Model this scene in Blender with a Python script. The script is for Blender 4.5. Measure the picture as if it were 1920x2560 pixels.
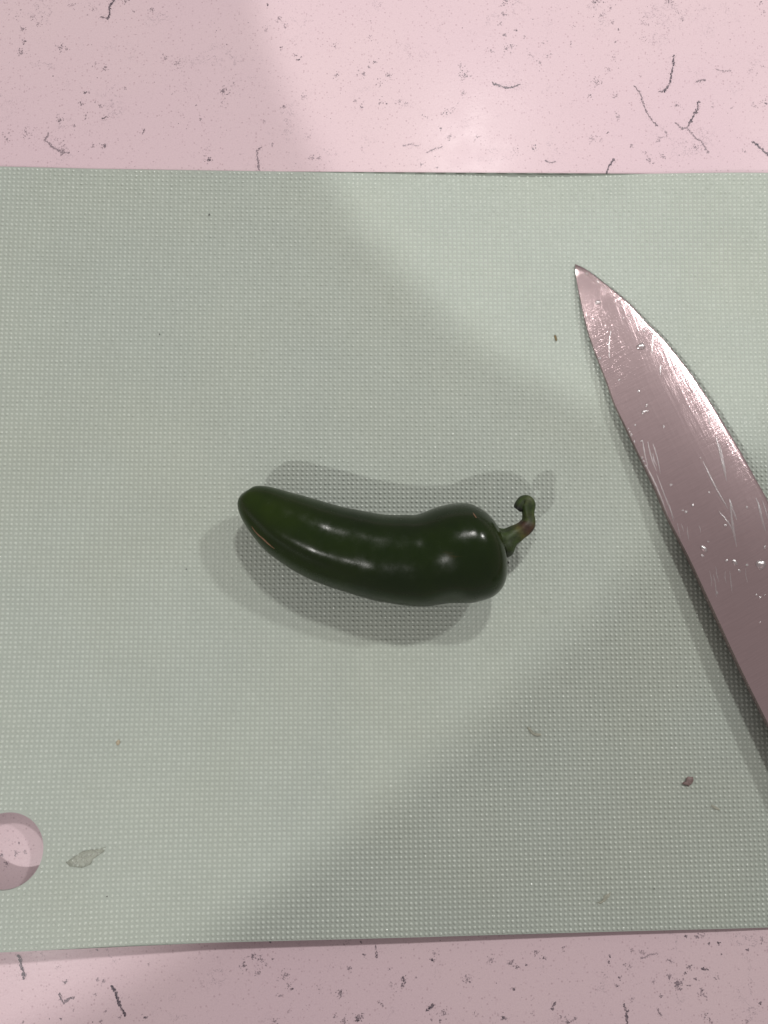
import bpy, bmesh, math, random
import numpy as np
from mathutils import Vector, Matrix
from mathutils.geometry import delaunay_2d_cdt

for o in list(bpy.data.objects):
    bpy.data.objects.remove(o)
scene = bpy.context.scene
col = scene.collection
random.seed(7)
rng = np.random.default_rng(7)
CM = 0.01

# ------------------------------------------------------------------ camera
CAM_H = 28.3                       # cm above the worktop
FPX = 1926.0                       # focal length in photo pixels (1920 x 2560)
tilt, side, roll = (math.radians(a) for a in (5.822, -1.824, -0.167))
ROT = Matrix.Rotation(side, 3, 'Y') @ Matrix.Rotation(tilt, 3, 'X') @ Matrix.Rotation(roll, 3, 'Z')
cam_d = bpy.data.cameras.new('camera')
cam_d.sensor_fit = 'VERTICAL'
cam_d.sensor_height = 24.0
cam_d.lens = 24.0 * FPX / 2560.0
cam_d.clip_start = 0.005
cam_d.clip_end = 50
cam = bpy.data.objects.new('camera', cam_d)
col.objects.link(cam)
cam.matrix_world = Matrix.Translation((0, 0, CAM_H * CM)) @ ROT.to_4x4()
scene.camera = cam

# ------------------------------------------------------------------ world: dim even room light
world = bpy.data.worlds.new('World')
scene.world = world
world.use_nodes = True
bg = world.node_tree.nodes['Background']
bg.inputs['Color'].default_value = (1.0, 0.90, 0.88, 1)
bg.inputs['Strength'].default_value = 0.345

scene.view_settings.view_transform = 'Standard'
scene.view_settings.look = 'None'
scene.view_settings.gamma = 1
scene.view_settings.exposure = 0


def at(px, py, z=0.0):
    """photo pixel -> point (cm) at height z"""
    d = ROT @ Vector(((px - 960) / FPX, (1280 - py) / FPX, -1.0))
    k = (z - CAM_H) / d.z
    return Vector((0, 0, CAM_H)) + d * k


def spot(name, pos_cm, axis, half_deg, blend, watt, radius_cm, colour=(1, 0.97, 0.93)):
    l = bpy.data.lights.new(name, 'SPOT')
    l.energy = watt
    l.color = colour
    l.spot_size = math.radians(2 * half_deg)
    l.spot_blend = blend
    l.shadow_soft_size = radius_cm * CM
    o = bpy.data.objects.new(name, l)
    col.objects.link(o)
    o.location = Vector(pos_cm) * CM
    o.rotation_euler = Vector(axis).to_track_quat('-Z', 'Y').to_euler()
    return o


PC = Vector((0.0, 1.2, 0.0))       # ground point under the pepper
LA = PC + Vector((0.84, 0.70, 1.0)) * 130
LB = PC + Vector((0.18, 0.70, 1.0)) * 150
LC = PC + Vector((-0.54, -0.58, 1.0)) * 64
LD = PC + Vector((-0.66, -0.54, 1.0)) * 170
spot('ceiling_lamp', LA, PC - LA, 60, 0.6, 40, 4.8, (1, 0.98, 0.96))
spot('ceiling_lamp', LB, PC - LB, 60, 0.6, 45, 5.4, (1, 0.97, 0.94))
# lamp over the left shoulder: cone cut to imitate the photographer's diagonal shadow, lower right
m0, m1 = at(544, 2314), at(1504, 1504)
mid = (m0 + m1) / 2
dd = (mid - LC).normalized()
nn = dd.cross((m1 - m0).normalized()).normalized()
if nn.y < 0:
    nn = -nn
half = 34
spot('side_lamp', LC, dd * math.cos(math.radians(half)) + nn * math.sin(math.radians(half)), half + 0.55, 0.022, 7.4, 1.0, (1, 0.97, 0.94))
# added spot on the upper right; its pool edge imitates the photographer's shadow
p3 = [(at(*q) - LD).normalized() for q in ((640, 40), (800, 430), (1180, 850))]
ax = (p3[1] - p3[0]).cross(p3[2] - p3[0]).normalized()
if ax.dot(p3[0]) < 0:
    ax = -ax
h4 = math.degrees(math.acos(max(-1, min(1, ax.dot(p3[0])))))
print('pool half angle', h4)
spot('added_pool_spot', LD, ax, h4 * 1.01, 0.06, 78, 0.6, (1, 0.98, 0.96))


# ------------------------------------------------------------------ helpers
def tag(o, label=None, cat=None, group=None, kind=None):
    if label: o['label'] = label
    if cat: o['category'] = cat
    if group: o['group'] = group
    if kind: o['kind'] = kind
    return o


def empty(name, loc_cm):
    o = bpy.data.objects.new(name, None)
    o.empty_display_size = 0.01
    col.objects.link(o)
    o.location = Vector(loc_cm) * CM
    return o


def mesh_obj(name, verts_cm, faces, mat, parent=None, smooth=True, colours=None, uvs=None, origin_cm=None):
    """verts in world cm; object origin at origin_cm (or the parent's)"""
    org = Vector(origin_cm) if origin_cm is not None else (parent.location / CM if parent is not None else Vector((0, 0, 0)))
    v = np.asarray(verts_cm, dtype=float) - np.array(org)
    me = bpy.data.meshes.new(name)
    me.from_pydata((v * CM).tolist(), [], [list(f) for f in faces])
    if smooth:
        me.polygons.foreach_set('use_smooth', [True] * len(me.polygons))
    if colours is not None:
        a = me.color_attributes.new('tint', 'FLOAT_COLOR', 'POINT')
        c = np.ones((len(v), 4), dtype=np.float32)
        c[:, :3] = colours
        a.data.foreach_set('color', c.ravel())
    if uvs is not None:
        u = me.uv_layers.new(name='uv')
        idx = np.zeros(len(me.loops), dtype=np.int32)
        me.loops.foreach_get('vertex_index', idx)
        u.data.foreach_set('uv', np.asarray(uvs, dtype=np.float32)[idx].ravel())
    me.materials.append(mat)
    me.update()
    o = bpy.data.objects.new(name, me)
    col.objects.link(o)
    if parent is not None:
        o.parent = parent
    elif origin_cm is not None:
        o.location = org * CM
    return o


class NT:
    def __init__(self, name):
        self.m = bpy.data.materials.new(name)
        self.m.use_nodes = True
        self.t = self.m.node_tree
        self.b = self.t.nodes['Principled BSDF']

    def n(self, typ, **kw):
        nd = self.t.nodes.new(typ)
        for k, v in kw.items():
            if k.startswith('in_'):
                nd.inputs[k[3:].replace('_', ' ')].default_value = v
            else:
                setattr(nd, k, v)
        return nd

    def l(self, a, b):
        self.t.links.new(a, b)

    def set(self, **kw):
        for k, v in kw.items():
            self.b.inputs[k.replace('_', ' ')].default_value = v

    def ramp(self, fac, stops, interp='LINEAR'):
        r = self.n('ShaderNodeValToRGB')
        r.color_ramp.interpolation = interp
        e = r.color_ramp.elements
        while len(e) < len(stops):
            e.new(0.5)
        for el, (p, c) in zip(e, stops):
            el.position = p
            el.color = (*c, 1) if len(c) == 3 else c
        self.l(fac, r.inputs['Fac'])
        return r

    def mix(self, fac, a, b, mode='MIX'):
        m = self.n('ShaderNodeMix', data_type='RGBA', blend_type=mode)
        for s, v in ((m.inputs[0], fac), (m.inputs[6], a), (m.inputs[7], b)):
            if hasattr(v, 'is_output'):
                self.l(v, s)
            else:
                s.default_value = v if not isinstance(v, tuple) else ((*v, 1) if len(v) == 3 else v)
        return m.outputs[2]

    def noise(self, scale, detail=3, rough=0.55, vec=None, dim='3D'):
        n = self.n('ShaderNodeTexNoise', noise_dimensions=dim)
        n.inputs['Scale'].default_value = scale
        n.inputs['Detail'].default_value = detail
        n.inputs['Roughness'].default_value = rough
        if vec is not None:
            self.l(vec, n.inputs['Vector'])
        return n.outputs['Fac']

    def bump(self, height, strength, dist):
        b = self.n('ShaderNodeBump')
        b.inputs['Strength'].default_value = strength
        b.inputs['Distance'].default_value = dist
        self.l(height, b.inputs['Height'])
        return b


def smooth(t):
    t = min(1.0, max(0.0, t))
    return t * t * (3 - 2 * t)


# ------------------------------------------------------------------ materials
def mat_counter():
    k = NT('pink_quartz')
    pos = k.n('ShaderNodeNewGeometry').outputs['Position']
    base = k.mix(k.ramp(k.noise(9, 3, 0.5, pos), [(0.35, (0, 0, 0)), (0.65, (1, 1, 1))]).outputs[0],
                 (0.592, 0.462, 0.500), (0.607, 0.482, 0.505))
    # fine grain of the quartz: grey and pale flecks
    v = k.n('ShaderNodeTexVoronoi', feature='F1')
    v.inputs['Scale'].default_value = 1100
    k.l(pos, v.inputs['Vector'])
    cellr = k.n('ShaderNodeSeparateColor')
    k.l(v.outputs['Color'], cellr.inputs[0])
    pick = k.ramp(cellr.outputs[0], [(0.80, (0, 0, 0)), (0.97, (1, 1, 1))])
    dot = k.ramp(v.outputs['Distance'], [(0.22, (1, 1, 1)), (0.48, (0, 0, 0))])
    m1 = k.n('ShaderNodeMath', operation='MULTIPLY')
    k.l(pick.outputs[0], m1.inputs[0]); k.l(dot.outputs[0], m1.inputs[1])
    m2 = k.n('ShaderNodeMath', operation='MULTIPLY')
    k.l(m1.outputs[0], m2.inputs[0]); m2.inputs[1].default_value = 0.55
    c1 = k.mix(m2.outputs[0], base, (0.36, 0.25, 0.28))
    v2 = k.noise(1900, 2, 0.6, pos)
    c2 = k.mix(k.ramp(v2, [(0.3, (0, 0, 0)), (0.7, (1, 1, 1))]).outputs[0], c1,
               k.mix(1.0, c1, (1.10, 1.10, 1.10), 'MULTIPLY'))
    v3 = k.noise(700, 2, 0.5, pos)
    c3 = k.mix(k.ramp(v3, [(0.62, (0, 0, 0)), (0.74, (0.35, 0.35, 0.35))]).outputs[0], c2, (0.50, 0.36, 0.40))
    wn = k.noise(38, 6, 0.72, pos)
    ridge = k.ramp(wn, [(0.488, (0, 0, 0)), (0.50, (1, 1, 1)), (0.512, (0, 0, 0))])
    gate = k.ramp(k.noise(55, 2, 0.5, pos), [(0.54, (0, 0, 0)), (0.66, (1, 1, 1))])
    grit = k.ramp(k.noise(1500, 2, 0.6, pos), [(0.42, (0, 0, 0)), (0.58, (1, 1, 1))])
    w1 = k.mix(1.0, ridge.outputs[0], gate.outputs[0], 'MULTIPLY')
    w2 = k.mix(1.0, w1, grit.outputs[0], 'MULTIPLY')
    w3 = k.mix(1.0, w2, (0.55, 0.55, 0.55), 'MULTIPLY')
    c3 = k.mix(w3, c3, (0.17, 0.14, 0.17))
    k.l(c3, k.b.inputs['Base Color'])
    k.set(Roughness=0.3, Specular_IOR_Level=0.05)
    rr = k.ramp(k.noise(60, 4, 0.6, pos), [(0.3, (0.19,) * 3), (0.7, (0.29,) * 3)])
    k.l(rr.outputs[0], k.b.inputs['Roughness'])
    b = k.bump(k.noise(900, 2, 0.5, pos), 0.10, 0.0002)
    k.l(b.outputs[0], k.b.inputs['Normal'])
    return k.m


def mat_fleck():
    k = NT('dark_mineral')
    a = k.n('ShaderNodeVertexColor', layer_name='tint')
    k.l(a.outputs['Color'], k.b.inputs['Base Color'])
    k.set(Roughness=0.3, Specular_IOR_Level=0.16)
    return k.m


def mat_board(name, spec, r0, r1, pale=1.0):
    k = NT(name)
    pos = k.n('ShaderNodeNewGeometry').outputs['Position']
    f = k.ramp(k.noise(13, 3, 0.55, pos), [(0.40, (0, 0, 0)), (0.66, (1, 1, 1))])
    base = k.mix(f.outputs[0], (0.402, 0.448, 0.402), (0.406, 0.448, 0.393))
    g = k.ramp(k.noise(34, 4, 0.6, pos), [(0.35, (0.975,) * 3), (0.65, (1.02,) * 3)])
    base = k.mix(1.0, base, g.outputs[0], 'MULTIPLY')
    # faint scuffs and old food tint
    s = k.ramp(k.noise(110, 5, 0.7, pos), [(0.68, (0, 0, 0)), (0.82, (0.16,) * 3)])
    base = k.mix(s.outputs[0], base, (0.36, 0.335, 0.29))
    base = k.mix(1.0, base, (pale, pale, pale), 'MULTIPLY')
    k.l(base, k.b.inputs['Base Color'])
    k.set(Specular_IOR_Level=spec)
    rr = k.ramp(k.noise(420, 3, 0.7, pos), [(0.3, (r0,) * 3), (0.72, (r1,) * 3)])
    k.l(rr.outputs[0], k.b.inputs['Roughness'])
    b = k.bump(k.noise(2600, 3, 0.7, pos), 0.55, 0.00012)
    k.l(b.outputs[0], k.b.inputs['Normal'])
    return k.m


def mat_pepper():
    k = NT('pepper_skin')
    tc = k.n('ShaderNodeTexCoord').outputs['Object']
    a = k.n('ShaderNodeVertexColor', layer_name='tint')
    f = k.noise(48, 5, 0.65, tc)
    base = k.mix(k.ramp(f, [(0.35, (0, 0, 0)), (0.7, (1, 1, 1))]).outputs[0], a.outputs['Color'],
                 k.mix(1.0, a.outputs['Color'], (1.75, 1.45, 1.0), 'MULTIPLY'))
    # corky brownish streaks running along the pepper
    mp = k.n('ShaderNodeMapping')
    mp.inputs['Rotation'].default_value = (0, 0, math.radians(13))
    mp.inputs['Scale'].default_value = (28, 260, 260)
    k.l(tc, mp.inputs['Vector'])
    st = k.ramp(k.noise(1.0, 3, 0.6, mp.outputs[0]), [(0.70, (0, 0, 0)), (0.80, (0.45,) * 3)])
    base = k.mix(st.outputs[0], base, (0.060, 0.034, 0.008))
    k.l(base, k.b.inputs['Base Color'])
    k.set(Roughness=0.20, Specular_IOR_Level=0.27)
    rr = k.ramp(k.noise(300, 3, 0.6, tc), [(0.3, (0.16,) * 3), (0.75, (0.31,) * 3)])
    k.l(rr.outputs[0], k.b.inputs['Roughness'])
    b1 = k.bump(k.noise(75, 1, 0.5, tc), 0.22, 0.0008)
    b = k.bump(k.noise(1700, 2, 0.5, tc), 0.12, 0.0001)
    k.l(b1.outputs[0], b.inputs['Normal'])
    k.l(b.outputs[0], k.b.inputs['Normal'])
    return k.m


def mat_stem():
    k = NT('stem_skin')
    tc = k.n('ShaderNodeTexCoord').outputs['Object']
    a = k.n('ShaderNodeVertexColor', layer_name='tint')
    g = k.ramp(k.noise(500, 4, 0.65, tc), [(0.3, (0.55,) * 3), (0.7, (1.25,) * 3)])
    k.l(k.mix(1.0, a.outputs['Color'], g.outputs[0], 'MULTIPLY'), k.b.inputs['Base Color'])
    k.set(Roughness=0.5, Specular_IOR_Level=0.35)
    b = k.bump(k.noise(700, 4, 0.6, tc), 0.5, 0.0004)
    k.l(b.outputs[0], k.b.inputs['Normal'])
    return k.m


def mat_steel():
    k = NT('brushed_steel')
    uv = k.n('ShaderNodeUVMap', uv_map='uv').outputs[0]       # u: cm from tip, v: cm from spine
    k.set(Metallic=1.0, Base_Color=(0.80, 0.725, 0.715, 1))
    mp = k.n('ShaderNodeMapping')
    mp.inputs['Rotation'].default_value = (0, 0, math.radians(-9))
    mp.inputs['Scale'].default_value = (22, 0.9, 1)
    k.l(uv, mp.inputs['Vector'])
    grind = k.noise(1.0, 4, 0.7, mp.outputs[0])
    mp2 = k.n('ShaderNodeMapping')
    mp2.inputs['Rotation'].default_value = (0, 0, math.radians(16))
    mp2.inputs['Scale'].default_value = (0.35, 6.0, 1)
    k.l(uv, mp2.inputs['Vector'])
    wipe = k.noise(1.0, 4, 0.6, mp2.outputs[0])
    film = k.ramp(k.noise(0.7, 3, 0.6, uv), [(0.38, (0, 0, 0)), (0.62, (1, 1, 1))])
    rr = k.mix(film.outputs[0], (0.165,) * 3, (0.20,) * 3)
    rr = k.mix(k.ramp(wipe, [(0.58, (0, 0, 0)), (0.72, (0.5,) * 3)]).outputs[0], rr, (0.25,) * 3)
    k.l(rr, k.b.inputs['Roughness'])
    colr = k.ramp(grind, [(0.3, (0.93,) * 3), (0.7, (1.05,) * 3)])
    k.l(k.mix(1.0, (0.53, 0.415, 0.425), colr.outputs[0], 'MULTIPLY'), k.b.inputs['Base Color'])
    b1 = k.bump(grind, 0.32, 0.00012)
    b2 = k.bump(k.ramp(wipe, [(0.45, (0, 0, 0)), (0.75, (1, 1, 1))]).outputs[0], 0.06, 0.00025)
    k.l(b1.outputs[0], b2.inputs['Normal'])
    k.l(b2.outputs[0], k.b.inputs['Normal'])
    col_out = k.b.inputs['Base Color'].links[0].from_socket
    rr_out = k.b.inputs['Roughness'].links[0].from_socket
    g1 = k.n('ShaderNodeBsdfGlossy', distribution='BECKMANN')
    g2 = k.n('ShaderNodeBsdfGlossy', distribution='BECKMANN')
    k.l(rr_out, g1.inputs['Roughness'])
    g2.inputs['Roughness'].default_value = 0.36
    for g in (g1, g2):
        k.l(col_out, g.inputs['Color'])
        k.l(b2.outputs[0], g.inputs['Normal'])
    mx = k.n('ShaderNodeMixShader')
    mx.inputs[0].default_value = 0.13
    k.l(g1.outputs[0], mx.inputs[1]); k.l(g2.outputs[0], mx.inputs[2])
    out = [n for n in k.t.nodes if n.type == 'OUTPUT_MATERIAL'][0]
    k.l(mx.outputs[0], out.inputs['Surface'])
    k.t.nodes.remove(k.b)
    return k.m


def mat_plain(name, colour, rough=0.5, **kw):
    k = NT(name)
    tc = k.n('ShaderNodeTexCoord').outputs['Object']
    g = k.ramp(k.noise(900, 4, 0.65, tc), [(0.3, (0.7,) * 3), (0.7, (1.25,) * 3)])
    k.l(k.mix(1.0, tuple(colour), g.outputs[0], 'MULTIPLY'), k.b.inputs['Base Color'])
    k.set(Roughness=rough, **kw)
    return k.m


def mat_water():
    k = NT('clear_water')
    # a shallow lens of clear water: what lies under it shows through, lamps glint on its skin
    tr = k.n('ShaderNodeBsdfTransparent')
    tr.inputs['Color'].default_value = (1.0, 1.0, 1.0, 1)
    gl = k.n('ShaderNodeBsdfGlossy')
    gl.inputs['Roughness'].default_value = 0.24
    b = k.bump(k.noise(800, 2, 0.5), 0.15, 0.0002)
    k.l(b.outputs[0], gl.inputs['Normal'])
    mx = k.n('ShaderNodeMixShader')
    mx.inputs[0].default_value = 0.42
    k.l(tr.outputs[0], mx.inputs[1]); k.l(gl.outputs[0], mx.inputs[2])
    out = [n for n in k.t.nodes if n.type == 'OUTPUT_MATERIAL'][0]
    k.l(mx.outputs[0], out.inputs['Surface'])
    k.t.nodes.remove(k.b)
    return k.m


def mat_film(name, colour, alpha):
    k = NT(name)
    tc = k.n('ShaderNodeTexCoord').outputs['Object']
    g = k.ramp(k.noise(700, 4, 0.65, tc), [(0.3, (alpha * 0.6,) * 3), (0.7, (min(1, alpha * 1.3),) * 3)])
    k.l(g.outputs[0], k.b.inputs['Alpha'])
    k.set(Base_Color=(*colour, 1), Roughness=0.35)
    b = k.bump(k.noise(900, 3, 0.6, tc), 0.5, 0.0003)
    k.l(b.outputs[0], k.b.inputs['Normal'])
    return k.m


M_COUNTER, M_FLECK = mat_counter(), mat_fleck()
M_BOARD, M_DOTS = mat_board('sage_plastic', 0.18, 0.42, 0.6, 0.90), mat_board('sage_plastic_dots', 0.6, 0.10, 0.32, 1.14)  # dots paler than the sheet: sheen on dot tops put into the colour
M_PEPPER, M_STEM, M_STEEL, M_WATER = mat_pepper(), mat_stem(), mat_steel(), mat_water()

# ------------------------------------------------------------------ countertop slab with mineral veins
bm = bmesh.new()
bmesh.ops.create_cube(bm, size=1.0)
for v in bm.verts:
    v.co = Vector((v.co.x * 110, v.co.y * 66, v.co.z * 3.0)) + Vector((2, 4, -1.5))
bmesh.ops.bevel(bm, geom=[e for e in bm.edges if abs(e.verts[0].co.z - e.verts[1].co.z) < 1e-6 and e.verts[0].co.z > -0.1],
                offset=0.3, segments=3, affect='EDGES')
counter = mesh_obj('countertop', [tuple(v.co) for v in bm.verts], [[v.index for v in f.verts] for f in (bm.verts.index_update() or bm.faces)], M_COUNTER, smooth=False)
bm.free()
tag(counter, 'pale pink quartz worktop with dark grey speckles and short cracks', None, None, 'structure')

FZ = 0.004                          # flecks lie flush in the polished face


def fleck_poly(V, Fc, C, x, y, r, shade, stretch=1.0, ang=0.0):
    n = random.choice((5, 6, 7))
    i0 = len(V)
    ca, sa = math.cos(ang), math.sin(ang)
    a0 = random.random() * 6.28
    for j in range(n):
        a = a0 + 6.283 * j / n
        rr = r * random.uniform(0.55, 1.25)
        ux, uy = rr * math.cos(a) * stretch, rr * math.sin(a)
        V.append((x + ux * ca - uy * sa, y + ux * sa + uy * ca, FZ + random.uniform(0, 0.0012)))
        C.append(shade)
    Fc.append(list(range(i0, i0 + n)))


def shade_of(d):
    """d 0..1, darkness"""
    base = np.array((0.585, 0.455, 0.495)); dark = np.array((0.060, 0.050, 0.066))
    t = d ** 0.85
    return tuple(base * (1 - t) + dark * t)


SV, SF, SC = [], [], []


def cluster(px, py, n, spread, dark=0.7, elong=(0, 0)):
    c = at(px, py)
    ex, ey = elong[0] / 68.0, -elong[1] / 68.0
    for _ in range(n):
        t = random.uniform(-1, 1)
        g = abs(random.gauss(0, 1))
        a = random.random() * 6.28
        x = c.x + ex * t + math.cos(a) * g * spread / 68
        y = c.y + ey * t + math.sin(a) * g * spread / 68
        d = max(0.12, min(1, dark * random.uniform(0.35, 1.15) * (1.05 - 0.22 * g)))
        fleck_poly(SV, SF, SC, x, y, random.choice((0.009, 0.011, 0.013, 0.016, 0.020, 0.026)) * (0.70 + 0.45 * dark), shade_of(d),
                   random.uniform(1, 1.8), random.random() * 3.14)


def vein(pts, w, dark):
    """pts photo px; one mineral vein as its own mesh: a broken jagged ribbon of grains"""
    K = [at(*p) for p in pts]
    P = [K[0]]
    for a, b in zip(K, K[1:]):
        m = max(1, int((b - a).length / 0.075))
        nrm = Vector((-(b - a).y, (b - a).x, 0)).normalized()
        for i in range(1, m + 1):
            P.append(a.lerp(b, i / m) + nrm * (random.gauss(0, 0.014) if i < m else random.gauss(0, 0.008)))
    V, Fc, C = [], [], []
    w0 = w
    for a, b in zip(P, P[1:]):
        w = w0 * random.uniform(0.55, 1.45)
        L = (b - a).length
        n = max(2, int(L / 0.012))
        ang = math.atan2(b.y - a.y, b.x - a.x)
        for i in range(n):
            t = (i + random.random()) / n
            q = a.lerp(b, t)
            ww = w / 68.0
            if random.random() < 0.07 + 0.45 * (1 - dark):
                continue
            off = random.gauss(0, 0.42) * ww
            x, y = q.x - math.sin(ang) * off, q.y + math.cos(ang) * off
            d = min(1, dark * random.uniform(0.75, 1.15))
            fleck_poly(V, Fc, C, x, y, random.uniform(0.35, 0.75) * ww * 0.8 + 0.003, shade_of(d), random.uniform(1, 2.0), ang + random.gauss(0, 0.5))
        for i in range(int(n * 1.1)):
            q = a.lerp(b, random.random())
            x, y = q.x + random.gauss(0, 2.4) * w / 68, q.y + random.gauss(0, 2.4) * w / 68
            fleck_poly(V, Fc, C, x, y, random.uniform(0.006, 0.012), shade_of(dark * random.uniform(0.2, 0.6)))
    if V:
        mesh_obj('mineral_vein', V, Fc, M_FLECK, counter, smooth=False, colours=np.array(C))


def Z(ox, oy, s, pts):
    return [(ox + x / s, oy + y / s) for x, y in pts]


A_ = (0, 0, 1.728); B_ = (960, 0, 1.728); C_ = (0, 1980, 3.815); D_ = (600, 2300, 2.37); E_ = (1250, 2300, 2.476)
for fr, pts, w, d in (
    (A_, [(497, -8), (474, 30), (472, 60), (466, 84)], 4.2, 0.92), (A_, [(466, 82), (450, 76), (433, 74)], 3.0, 0.8),
    (A_, [(440, 513), (468, 506)], 2.0, 0.95), (A_, [(1130, 635), (1108, 650), (1114, 690), (1120, 740)], 3.2, 0.62),
    (A_, [(208, 575), (195, 608), (225, 635), (262, 656), (300, 660)], 3.6, 0.6),
    (B_, [(467, 357), (500, 371), (530, 380), (560, 377), (587, 362)], 3.2, 0.9),
    (B_, [(1252, 237), (1248, 290), (1240, 340), (1225, 380), (1203, 397), (1185, 396)], 3.2, 0.92),
    (B_, [(1358, 437), (1355, 470), (1335, 505), (1312, 548)], 3.8, 0.95),
    (B_, [(1080, 372), (1105, 400), (1118, 440), (1135, 485), (1158, 520), (1182, 545)], 3.2, 0.74),
    (B_, [(1258, 530), (1290, 556), (1312, 550)], 3.0, 0.7), (B_, [(1312, 556), (1340, 590), (1375, 615), (1400, 662)], 3.0, 0.6),
    (B_, [(993, 685), (975, 715), (958, 764)], 3.8, 0.95), (B_, [(1590, 612), (1625, 640), (1662, 672)], 4.0, 0.92),
    (B_, [(1345, 356), (1370, 345), (1388, 348)], 3.2, 0.66), (B_, [(1435, 300), (1470, 308), (1502, 304)], 3.0, 0.45),
    (B_, [(80, 630), (115, 625), (150, 630)], 3.0, 0.45), (B_, [(182, 660), (215, 645), (252, 634)], 3.0, 0.6),
    (B_, [(695, 692), (715, 704), (742, 698)], 3.4, 0.66),
    (C_, [(180, 1555), (203, 1640), (232, 1720), (226, 1785)], 4.6, 0.93), (C_, [(226, 1785), (250, 1760), (262, 1728)], 2.8, 0.6),
    (C_, [(595, 1800), (620, 1822), (642, 1790)], 3.6, 0.72), (C_, [(560, 1920), (585, 1980), (606, 2010), (645, 1975), (708, 1970)], 3.4, 0.75),
    (C_, [(1060, 1850), (1100, 1900), (1130, 1985), (1158, 2060), (1188, 2132)], 5.0, 0.95),
    (D_, [(803, 148), (806, 185), (804, 222)], 3.4, 0.74), (D_, [(1103, 537), (1125, 520), (1148, 503)], 4.4, 0.92),
    (E_, [(870, 237), (920, 217), (978, 208)], 2.6, 0.5), (E_, [(1030, 245), (1078, 264)], 2.6, 0.5),
    (E_, [(1252, 303), (1290, 311)], 3.6, 0.85), (E_, [(316, 556), (338, 512)], 4.0, 0.78),
    (E_, [(765, 520), (785, 585), (790, 648)], 4.0, 0.8), (E_, [(978, 548), (995, 592)], 3.0, 0.66),
):
    vein(Z(*fr, pts), w * 0.80, d * 0.97)

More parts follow.
